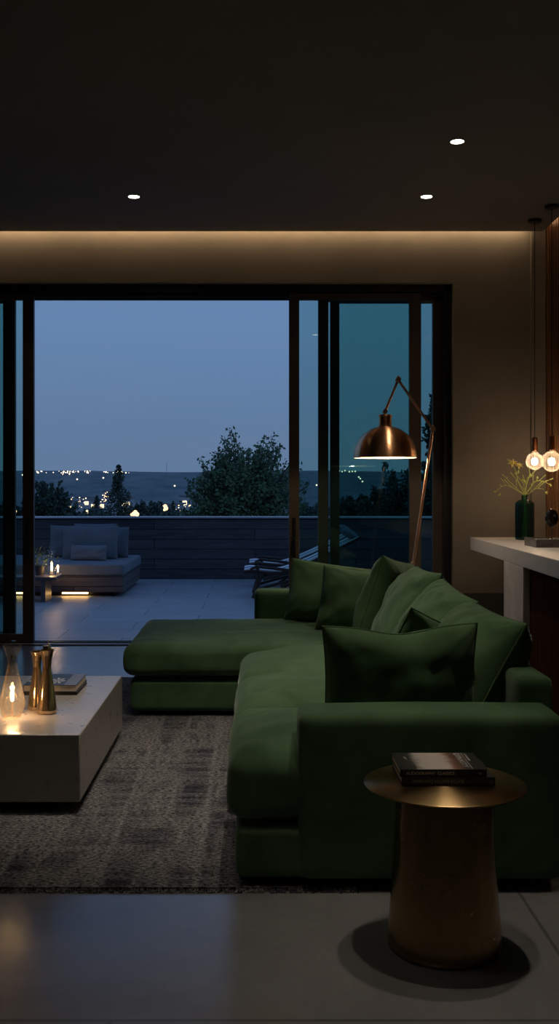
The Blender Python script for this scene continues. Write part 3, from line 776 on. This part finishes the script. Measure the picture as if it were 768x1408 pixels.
# ------------------------------------------------------------------ pendants over the counter
def pendant(px, y, zb, r, label, canr=.058):
    x = X(px, y)
    e = empty('pendant_light', (x, y, ZC)); tag(e, label, 'light', 'bare bulb pendants over the bar counter')
    d = zb - ZC
    lathe('ceiling_canopy', [(0, 0), (canr, 0), (canr, -.018), (canr * .9, -.024), (0, -.024)], M['black_metal'], e, 32)
    tube('cord', [(0, 0, -.02), (0, 0, d + r + .12)], .0035, M['black_cord'], e, 8)
    lathe('socket', [(0, d + r + .135), (.012, d + r + .133), (.024, d + r + .122), (.026, d + r + .03), (.024, d + r + .012), (0, d + r + .012)], M['socket'], e, 24)
    prof = [(0, -r)]
    for k in range(1, 15):
        a = math.pi * (1 - k / 16.5); prof.append((r * math.sin(a), r * math.cos(a)))
    prof += [(.024, r * 1.02), (.022, r + .02)]
    o = lathe('glass_globe', [(p[0], p[1] + d) for p in prof], M['bulb_glass'], e, 36, autosmooth=0)
    bm = bmesh.new(); add_sphere(bm, (0, 0, d - .002), .026, 20, 14, (1, 1, 1.25))  # oversized glowing ball stands in for the bloom around the bulb's wire
    finish('filament_glow', bm, M['filament_glow'], e, autosmooth=0)
    tube('filament_post', [(0, 0, d + .02), (0, 0, d + r)], .003, M['steel'], e)
    light('POINT', 'bulb_light', (0, 0, d), 4.6, (1, .72, .48), e, shadow_soft_size=.036)
    return e
pendant(734.5, 8.95, 1.655, .074, 'left hanging globe bulb on a black cord over the bar counter, nearer the vase')
pendant(758, 8.50, 1.64, .083, 'right hanging globe bulb on a black cord, cut by the right edge of the picture')

# ------------------------------------------------------------------ floor lamp
LY = 8.2
def LP(px, py, dy=0): return Vector((X(px, LY), LY + dy, Z(py, LY)))
base = LP(566, 790); base.z = 0
lp = empty('floor_lamp', (X(562, LY), LY, 0)); tag(lp, 'tall articulated copper floor lamp with a dome shade behind the green sofa', 'lamp')
O = Vector((X(562, LY), LY, 0))
def L(v): return v - O
A = L(LP(568, 775)); B = L(LP(594.5, 590)); Cc = L(LP(547, 522)); D = L(LP(529, 566)); Dn = L(LP(529, 576))
lathe('base', [(0, 0), (.15, 0), (.15, .016), (.145, .022), (.02, .03), (.02, .06), (0, .06)], M['copper_tube'], lp, 48)
tube('lower_pole', [(0, 0, .05), (A.x * .55, 0, A.z * .6), A], .012, M['copper_tube'], lp, 14)
tube('pole', [A, B], [.013, .0105], M['copper_tube'], lp, 14)
tube('upper_arm', [B, Cc], .0105, M['copper_tube'], lp, 14)
tube('fore_arm', [Cc, D], .0105, M['copper_tube'], lp, 14)
def joint(p, r=.024):
    r *= .78
    bm = bmesh.new()
    add_tube(bm, [p + Vector((0, -.03, 0)), p + Vector((0, .03, 0))], r, 18)
    add_tube(bm, [p + Vector((0, -.04, 0)), p + Vector((0, -.03, 0))], r * .6, 12)
    add_sphere(bm, p + Vector((.0, 0, r)), r * .55, 12, 8)
    finish('joint', bm, M['copper_tube'], lp)
joint(A, .022); joint(B, .026); joint(Cc, .026); joint(D, .022)
tube('shade_stem', [D, L(LP(529, 576))], .010, M['copper_tube'], lp, 12)
sx_, rim, top = L(LP(529.3, 0)).x, Z(629, LY), Z(586, LY)
Rs = 43.3 * LY / F
sh = empty('lamp_shade', (sx_, 0, 0)); sh.parent = lp
prof = []
hh = top - rim
for k in range(25):
    t = k / 24 * R(84)
    prof.append((Rs * math.cos(t) ** .92, rim + hh * math.sin(t) / math.sin(R(84))))
outer = prof
inner = [(r - .004, z - .004 if i else z) for i, (r, z) in enumerate(prof)]
bpy.data.objects.remove(sh)
bm = bmesh.new(); add_lathe(bm, outer + [(0, top)], 96); SHD = finish('lamp_shade', bm, M['copper'], lp, True, autosmooth=0); SHD.location = (sx_, 0, 0)
bm = bmesh.new(); add_lathe(bm, [(Rs, rim), (Rs + .001, rim - .004), (Rs - .005, rim - .004)] + inner + [(0, top - .005)], 96); o = finish('shade_lining', bm, M['shade_inner'], SHD, True, autosmooth=40)
zt = Z(571, LY)
o = lathe('shade_neck', [(0, zt + .004), (.052, zt + .004), (.056, zt - .004), (.056, zt - .012), (.050, zt - .014), (.050, top + .01), (.056, top + .004), (.058, top - .012), (0, top - .012)], M['copper'], lp, 48); o.location = (sx_, 0, 0)
o = lathe('bulb', [(0, rim + .03), (.022, rim + .04), (.03, rim + .065), (.026, rim + .09), (.013, rim + .12), (.012, rim + .16), (0, rim + .16)], mat_emit('frosted_bulb', (1, .78, .5), 12), lp, 24, autosmooth=0); o.location = (sx_, 0, 0)
light('POINT', 'bulb_light', (sx_, 0, rim + .03), 14, (1, .74, .45), lp, shadow_soft_size=.035)

# ------------------------------------------------------------------ terrace
struct(box('floor_terrace', (-14, 10, YW1 - .01, 16.9, -.25, -.004), M['terrace_tile'], bevel=0))
struct(box('wall_parapet', (-14, 10, 16.55, 16.80, -.2, .965), M['parapet'], bevel=0))
struct(box('trim_5', (-14, 10, 16.50, 16.85, .965, .990), M['cap'], bevel=.004))

db = empty('outdoor_daybed', (-3.1, 14.8, 0)); tag(db, 'low timber daybed with grey-blue mattress on the terrace by the parapet', 'daybed')
def DB(o): o.location = (3.1, -14.8, 0); return o
DB(box('timber_base', (-4.75, -1.745, 13.80, 15.85, .055, .275), M['outdoor_wood'], db, .006))
DB(box('recessed_plinth', (-4.6, -1.88, 13.95, 15.75, -.004, .056), M['black_metal'], db, .003))
DB(softbox('mattress', -4.76, -1.735, 13.79, 15.86, .277, .425, .025, .006, M['outdoor_fabric_light'], db, 5, .004, .004))
DB(box('light_strip', (-2.56, -2.22, 13.83, 13.87, .030, .055), M['led_floor'], db, .001))
DB(box('light_strip', (-3.25, -3.05, 13.83, 13.87, .030, .055), M['led_floor'], db, .001))
FG = 'grey-blue cushions on the terrace daybed'
FF = M['outdoor_fabric']
def oc(*a, **k): return pillow('outdoor_cushion', *a, group=FG, piping=False, pinch=.04, wr=.5, n=20, **k)
oc(.64, .50, .17, FF, (-2.35, 15.35, .67), 0, -.12, 0, 31, label='outdoor back cushion rising behind the large central one on the daybed')
oc(.50, .48, .16, FF, (-2.75, 15.25, .655), .1, -.14, .02, 32, label='outdoor back cushion at the left end of the daybed pile, by the glass lantern')
oc(.50, .46, .16, FF, (-2.09, 15.25, .645), -.08, -.14, 0, 33, label='outdoor back cushion at the right end of the daybed pile')
oc(.80, .50, .18, FF, (-2.35, 14.88, .655), 0, -.28, -.01, 34, label='largest outdoor cushion in the centre front of the daybed pile')
oc(.51, .22, .12, M['outdoor_fabric_light'], (-2.315, 14.52, .535), 0, -.25, .01, 35, label='small oblong lumbar cushion at the very front of the daybed pile')

# low terrace side table
stt = empty('terrace_side_table', (-3.0, 13.32, 0)); tag(stt, 'low dark timber table on the terrace in front of the daybed, carrying glass lanterns', 'table')
box('tabletop', (-.62, .50, -.24, .24, .275, .315), M['table_wood'], stt, .004)
box('leg', (-.52, -.46, -.20, .20, -.003, .275), M['table_wood'], stt, .003)
box('leg', (.30, .36, -.20, .20, -.003, .275), M['table_wood'], stt, .003)
def lantern(x, y, s, label):
    g = empty('glass_lantern', (x, y, .315)); tag(g, label, 'lantern', 'glass lanterns on the terrace table')
    P = [(r * s * 1.25, z * s * .95) for r, z in P1]
    lathe('glass_body', carafe(sm_prof(P), None), M['clear_blue'], g, 28, autosmooth=0)
    lathe('candle', [(0, .006), (.018, .006), (.018, .05), (0, .05)], M['shade_inner'], g, 16)
    lathe('flame', [(0, .052), (.012 * s, .075), (.014 * s, .095), (.005, .13), (0, .14)], M['lantern_glow'], g, 12)
    light('POINT', 'candle_light', (0, 0, .11), 1.1, (1, .55, .22), g, shadow_soft_size=.02)
lantern(X(71, 13.42), 13.42, 1.0, 'taller glass lantern with a lit candle on the terrace table')
lantern(X(79.5, 13.25), 13.25, .62, 'shorter glass lantern with a lit candle at the right end of the terrace table')
# small plant in a pot
pp = empty('potted_plant', (X(54, 13.4), 13.42, .315)); tag(pp, 'small leafy plant in a dark pot on the terrace table, beside the door frame', 'plant')
lathe('pot', [(0, 0), (.05, 0), (.065, .12), (.06, .12), (.055, .105), (0, .105)], M['pot'], pp, 24)
rnd = random.Random(3); bm = bmesh.new()
for k in range(90):
    a = rnd.uniform(0, 6.28); el = rnd.uniform(.3, 1.4); l = rnd.uniform(.12, .27)
    c0 = Vector((0, 0, .10)) + Vector((math.cos(a) * math.cos(el), math.sin(a) * math.cos(el), math.sin(el))) * l
    d = Vector((rnd.gauss(0, 1), rnd.gauss(0, 1), rnd.gauss(0, 1))).normalized() * .028; s = d.orthogonal().normalized() * .011
    vs = [bm.verts.new(c0), bm.verts.new(c0 + d + s), bm.verts.new(c0 + 2 * d), bm.verts.new(c0 + d - s)]; bm.faces.new(vs)
    if k % 5 == 0: add_tube(bm, [(0, 0, .10), tuple(c0)], .0018, 4)
finish('foliage', bm, M['leaf'], pp, False)

# striped deck chairs
def deck_chair(x0, y0, label):
    dc = empty('deck_chair', (x0, y0, 0)); tag(dc, label, 'chair', 'striped deck chairs on the terrace')
    prof = sm_prof([(-.70, .375), (-.60, .385), (-.42, .365), (-.22, .36), (.0, .43), (.30, .56), (.60, .71), (.80, .81)], 5)
    bm = bmesh.new(); hw = .33; rows = []
    for x, z in prof:
        rows.append([bm.verts.new((x, -hw + 2 * hw * j / 12, z - .022 * math.sin(math.pi * j / 12))) for j in range(13)])
    for a, b_ in zip(rows, rows[1:]):
        for j in range(12): bm.faces.new((a[j], b_[j], b_[j + 1], a[j + 1]))
    o = finish('striped_sling', bm, M['sling'], dc, True, autosmooth=0)
    md = o.modifiers.new('thick', 'SOLIDIFY'); md.thickness = .045
    for s in (-1, 1):
        y = s * (hw + .03)
        tube('side_rail', [(x, y, z - .035) for x, z in prof[::3]] + [(prof[-1][0] + .03, y, prof[-1][1] - .015)], .022, M['deck_wood'], dc, 8)
        bm = bmesh.new(); add_tube(bm, [(-.62, y, .375), (-.54, y, .41), (-.2, y, .375), (.04, y, .34)], [.014, .020, .020, .014], 8); finish('armrest', bm, M['deck_wood'], dc)
        tube('leg', [(-.53, y, .42), (-.50, y, .25), (-.58, y, -.002)], .024, M['deck_wood'], dc, 8)
        tube('leg', [(-.50, y, .12), (-.1, y, .23), (.30, y, .018)], .020, M['deck_wood'], dc, 8)
        tube('leg', [(.35, y, .50), (.15, y, .26), (-.25, y, .02)], .020, M['deck_wood'], dc, 8)
    for x, z in ((-.52, .16), (.28, .03), (-.66, .33), (.80, .78)):
        tube('crossbar', [(x, -hw - .03, z), (x, hw + .03, z)], .014, M['deck_wood'], dc, 8)
    o = pillow('head_pillow', .46, .22, .11, M['outdoor_fabric_light'], (.70, 0, .83), R(-90), R(62), 0, 41, piping=False, n=18, cat=None)
    o.parent = dc
deck_chair(.56, 13.95, 'nearer of two reclining dark wood deck chairs with striped slings on the terrace')
deck_chair(.62, 15.35, 'farther of the two reclining striped deck chairs, close to the parapet')

# ------------------------------------------------------------------ landscape
struct(box('floor_valley', (-900, 900, 17.2, 900, -12.6, -12), M['ground'], bevel=0))
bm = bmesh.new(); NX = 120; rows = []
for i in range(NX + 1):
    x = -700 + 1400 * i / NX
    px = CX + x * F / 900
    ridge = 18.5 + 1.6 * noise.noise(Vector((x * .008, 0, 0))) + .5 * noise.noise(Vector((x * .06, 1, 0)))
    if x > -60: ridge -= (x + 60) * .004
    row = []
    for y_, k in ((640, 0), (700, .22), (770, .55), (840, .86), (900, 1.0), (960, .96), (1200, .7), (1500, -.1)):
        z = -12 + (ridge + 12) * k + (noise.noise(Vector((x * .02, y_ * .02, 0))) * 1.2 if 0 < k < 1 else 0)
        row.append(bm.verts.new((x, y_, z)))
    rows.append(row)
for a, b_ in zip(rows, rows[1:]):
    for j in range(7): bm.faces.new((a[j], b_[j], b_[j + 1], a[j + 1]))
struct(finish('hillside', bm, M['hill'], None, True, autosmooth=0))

def leafquad(bm, c, s, rnd):
    d = Vector((rnd.gauss(0, 1), rnd.gauss(0, 1), rnd.gauss(0, 1))).normalized(); t = d.orthogonal().normalized()
    vs = [bm.verts.new(c - d * s), bm.verts.new(c + t * s * .6), bm.verts.new(c + d * s), bm.verts.new(c - t * s * .6)]
    bm.faces.new(vs)
def broadleaf(x, y, zt, rx, rz, nb, nl, ls, label, seed, group=None, mat='leaf', zb=-12.0, spread=.16):
    rnd = random.Random(seed)
    e = empty('broadleaf_tree', (x, y, zb)); tag(e, label, 'tree', group)
    cz = zt - rz - zb
    lf = bmesh.new(); wd = bmesh.new()
    add_tube(wd, [(0, 0, 0), (.1, 0, cz * .5), (0, 0, cz + rz * .3)], [rx * .09, rx * .07, rx * .02], 8)
    for k in range(nb):
        a = rnd.uniform(0, 6.283); w = rnd.uniform(-.6, 1.0)
        hr = max(0, 1 - abs(w) ** 2.6 * .93) ** .5 * math.sqrt(rnd.uniform(.35, 1)); rr = rnd.uniform(.82, 1.10)
        tip = Vector((math.cos(a) * rx * hr * rr, math.sin(a) * rx * hr * rr, cz + w * rz * rr))
        root = Vector((0, 0, min(cz + rz * .25, max(cz - rz * .8, tip.z - rx * rnd.uniform(.5, 1.0)))))
        mid = root.lerp(tip, .55) + Vector((0, 0, -rx * .04)) 
        add_tube(wd, [root, mid, tip], [rx * .02, rx * .012, rx * .003], 5)
        for q_ in range(nl):
            t = rnd.random() ** .6 * 1.0
            p = (root.lerp(mid, t * 2) if t < .5 else mid.lerp(tip, t * 2 - 1))
            j = rx * spread * (1.15 - t * .95)
            p = p + Vector((rnd.gauss(0, j), rnd.gauss(0, j), rnd.gauss(0, j)))
            leafquad(lf, p, ls * rnd.uniform(.6, 1.2), rnd)
    finish('foliage', lf, M[mat], e, False); finish('trunk', wd, M['bark'], e)
    return e
def conifer(x, y, zt, r, label, seed, zb=-12.0, group=None, hgt=None):
    rnd = random.Random(seed); e = empty('conifer_tree', (x, y, zb)); tag(e, label, 'tree', group)
    ht = zt - zb; lf = bmesh.new(); wd = bmesh.new()
    add_tube(wd, [(0, 0, 0), (0, 0, ht * .98)], [.28, .03], 8)
    z = ht * .25
    while z < ht * .985:
        rad = min(r, (ht - z) * .36) * (.7 + .6 * rnd.random()) + .04
        for b_ in range(9):
            a = rnd.uniform(0, 6.28); l = rad * rnd.uniform(.6, 1.15)
            tip = Vector((math.cos(a) * l, math.sin(a) * l, z - l * .18))
            add_tube(wd, [(0, 0, z), tip], [.03, .01], 4)
            for k in range(20):
                t = rnd.random() ** .7; j = .04 + .05 * min(1, rad)
                p = Vector((0, 0, z)).lerp(tip, t) + Vector((rnd.gauss(0, j), rnd.gauss(0, j), rnd.gauss(0, j)))
                leafquad(lf, p, .11, rnd)
        z += .30
    finish('foliage', lf, M['leaf_dark'], e, False); finish('trunk', wd, M['bark'], e)
    return e
broadleaf(X(340, 40), 40, Z(601, 40), 2.85, 4.3, 400, 80, .085, 'big leafy tree beyond the parapet, centre of the view, with spiky branch tips', 5, spread=.13)
broadleaf(X(68, 110), 110, Z(660, 110), 2.9, 4.2, 120, 60, .22, 'rounded dark tree beyond the parapet beside the left door frame', 6, mat='leaf_dark')
conifer(X(163, 100), 100, Z(634, 100), 1.5, 'tall pointed conifer standing alone beyond the parapet', 7)
broadleaf(X(540, 42), 42, Z(640, 42), 1.45, 4.0, 110, 60, .12, 'dark tree seen through the right glass behind the lamp pole', 8, mat='leaf_dark')
broadleaf(X(604, 38), 38, Z(535, 38), 1.1, 5.0, 110, 60, .12, 'tallest dark tree at the far right, seen through the narrow glass strip', 9, mat='leaf_dark')
broadleaf(X(490, 90), 90, Z(676, 90), 2.2, 3.0, 80, 50, .2, 'low tree seen through the right glass, left of the darker tree', 10, mat='leaf_dark')
# tree belt in the valley: copies of one broadleaf and one conifer
src = broadleaf(0, 150, -1.0, 3.2, 4.2, 90, 40, .34, 'x', 12, mat='leaf_far')
src2 = conifer(0, 150, -1.0, 1.5, 'x', 13)
def copy_tree(o, parent=None):
    c = o.copy(); COL.objects.link(c)
    if parent is not None: c.parent = parent
    for ch in o.children: copy_tree(ch, c)
    return c
belt = [(128, 699, 150), (104, 705, 120), (190, 694, 155), (203, 690, 178), (228, 697, 150), (243, 705, 120), (262, 699, 130), (148, 704, 110), (180, 702, 142), (88, 690, 130), (42, 688, 140), (8, 690, 200), (428, 690, 130), (464, 694, 175), (590, 690, 110)]
con = [(133, 679, 240), (208, 686, 235), (222, 688, 245), (198, 688, 255), (238, 687, 240)]
LBL = 'dark leafy tree of the low tree belt in the valley beyond the parapet'
LBC = 'slim far conifer poking up from the valley tree belt'
for i, (px, py, d) in enumerate(belt):
    o = src if i == 0 else copy_tree(src)
    o.location = (X(px, d), d, -12 + (Z(py, d) + 1.0) * 1.0); s = (Z(py, d) + 12) / 11.0
    o.location.z = -12; o.scale = (s * 1.0, s, s); o.rotation_euler.z = i * 1.7
    tag(o, LBL, 'tree', 'valley tree belt')
for i, (px, py, d) in enumerate(con):
    o = src2 if i == 0 else copy_tree(src2)
    s = (Z(py, d) + 12) / 11.0; o.location = (X(px, d), d, -12); o.scale = (s, s, s); o.rotation_euler.z = i * 2.1
    tag(o, LBC, 'tree', 'far conifers')
# town buildings
def building(px0, px1, py0, py1, d, label, lit, seed):
    rnd = random.Random(seed)
    x0, x1 = X(px0, d), X(px1, d); z0, z1 = -12, Z(py0, d)
    e = empty('town_building', ((x0 + x1) / 2, d, -12)); tag(e, label, 'building', 'pale buildings in the town')
    w = (x1 - x0) / 2; h = z1 + 12
    box('walls', (-w, w, 0, 14, 0, h), M['bld'], e, 0); box('roof', (-w - .3, w + .3, -.3, 14.3, h, h + .5), M['bld_roof'], e, 0)
    n = max(2, int(2 * w / 3.2))
    for k in range(n):
        for row in range(2):
            lit_ = rnd.random() < lit
            xx = -w + 2 * w * (k + .5) / n; zz = h - 2.6 - 3.2 * row
            if zz > .5: box('window', (xx - .7, xx + .7, -.06, .05, zz, zz + 1.3), M['lit_window'] if lit_ else M['pot'], e, 0)
building(92, 104, 690, 705, 320, 'pale building at the left of the town, beside the rounded dark tree', .6, 1)
building(104, 124, 684.5, 700, 380, 'long low pale building with a row of lit windows, left of the conifer', .8, 2)
building(122, 146, 688, 700, 360, 'white low building just left of the conifer trunk', .4, 3)
building(168, 178, 685, 700, 350, 'small warm-lit building just right of the conifer', .9, 4)
building(226, 250, 694, 706, 300, 'pale building at the right of the town, left of the big leafy tree', .5, 5)
building(247, 256, 683, 704, 330, 'tallest narrow pale building half hidden by the big leafy tree', .5, 6)
building(142, 154, 676, 690, 420, 'small square pale building behind the conifer', .3, 7)
# radio mast on the ridge
ms = tube('radio_mast', [(X(229, 905), 905, 18), (X(229, 905), 905, Z(634, 905))], [.35, .12], M['cap'], None, 6)
tag(ms, 'thin radio mast standing on the hill ridge', 'mast')
# lights of the town and the ridge
def lamp_src(mat):
    bm = bmesh.new(); add_sphere(bm, (0, 0, 0), .5, 8, 6)
    k = len(bm.faces); add_tube(bm, [(0, 0, -.45), (0, 0, -5)], .06, 5); bm.faces.ensure_lookup_table()
    for f in bm.faces[k:]: f.material_index = 1
    return finish('street_light', bm, [M[mat], M['black_metal']], None, True)
sA = lamp_src('town_light'); sB = lamp_src('town_light_warm')
rnd = random.Random(21); usedA = usedB = False; placed = []
def tl(px, py, d, s, warm, label, grp):
    global usedA, usedB
    placed.append(1); d -= (len(placed) * 1.9) % (d * .12)
    src_ = sB if warm else sA; first = not (usedB if warm else usedA)
    o = src_ if first else src_.copy()
    if not first: COL.objects.link(o)
    if warm: usedB = True
    else: usedA = True
    o.location = (X(px, d), d, Z(py, d)); o.scale = (s, s, s); tag(o, label, 'light', grp)
L1 = 'small distant street light along the hill ridge'; G1 = 'lights along the hill ridge'
for k in range(60):
    px = rnd.choice([rnd.uniform(50, 64), rnd.uniform(72, 108), rnd.uniform(86, 108), rnd.uniform(116, 124), rnd.uniform(136, 182)])
    tl(px, rnd.uniform(647.6, 650.2) + (rnd.choice([0, 0, 3]) if 86 < px < 108 else 0), 885, rnd.uniform(.5, 1.1), False, L1, G1)
for px in (466, 470, 474, 480, 484, 488): tl(px, rnd.uniform(647, 649), 885, 1.2, False, L1, G1)
L2 = 'small distant light scattered over the dark hillside'; G2 = 'lights on the hillside'
for px, py in ((106, 659), (142, 657), (240, 668), (31, 653), (435, 667), (493, 656), (498, 662), (495, 658)):
    tl(px, py, 700, 1.0, False, L2, G2)
L3 = 'distant light among the buildings and trees of the town'; G3 = 'lights in the town'
for k in range(80):
    a, b_, c_, d_ = rnd.choice([(92, 120, 684, 698), (104, 146, 684, 690), (140, 150, 676, 690), (222, 258, 688, 706), (180, 222, 698, 707), (10, 46, 688, 706), (236, 262, 690, 706)])
    tl(rnd.uniform(a, b_), rnd.uniform(c_, d_), 290, rnd.uniform(.12, .34), rnd.random() < .35, L3, G3)
L4 = 'warm floodlight glowing among the trees just above the parapet'; G4 = 'warm floodlights near the parapet'
for px, py, s in ((184, 706.5, .5), (186, 704, .42), (188, 707, .5), (181, 707.5, .35), (227, 696, .45), (228, 699, .5), (226, 701, .3), (20, 703, .5)):
    tl(px, py, 100, s * .8, True, L4, G4)

# ------------------------------------------------------------------ sky
w = bpy.data.worlds.new('World'); scene.world = w; w.use_nodes = True
nt = w.node_tree; nt.nodes.clear()
tc = nt.nodes.new('ShaderNodeTexCoord'); sp = nt.nodes.new('ShaderNodeSeparateXYZ'); nt.links.new(tc.outputs['Generated'], sp.inputs[0])
col = ramp(nt, sp.outputs['Z'], [(0.0, (.118, .190, .315)), (.06, (.112, .195, .345)), (.16, (.130, .235, .430)), (.45, (.10, .20, .42)), (1.0, (.06, .13, .32))])
mp = nt.nodes.new('ShaderNodeMapping'); mp.inputs['Scale'].default_value = (1.2, 1.2, 9); nt.links.new(tc.outputs['Generated'], mp.inputs[0])
cn = noise_n(nt, mp.outputs[0], 3.0, 4, .55, .3)
col = mixc(nt, ramp(nt, cn, [(.45, (0, 0, 0)), (.75, (.22, .22, .22))]), col, (.17, .22, .33))
bg = nt.nodes.new('ShaderNodeBackground'); nt.links.new(col, bg.inputs[0]); bg.inputs[1].default_value = 1.0
ow = nt.nodes.new('ShaderNodeOutputWorld'); nt.links.new(bg.outputs[0], ow.inputs[0])

# ------------------------------------------------------------------ camera
cam = bpy.data.cameras.new('Camera'); co = bpy.data.objects.new('Camera', cam); COL.objects.link(co)
co.location = (0, 0, H); co.rotation_euler = (R(90), 0, 0)
cam.sensor_fit = 'VERTICAL'; cam.sensor_height = 36; cam.sensor_width = 36 * 768 / 1408
cam.lens = 36 * F / 1408; cam.shift_x = (384 - CX) / 1408; cam.shift_y = -(704 - CY) / 1408
cam.clip_start = .05; cam.clip_end = 5000
scene.camera = co
vs = scene.view_settings
scene.display_settings.display_device = 'sRGB'
vs.view_transform = 'Standard'; vs.look = 'None'; vs.gamma = 1; vs.exposure = 0; vs.use_curve_mapping = False
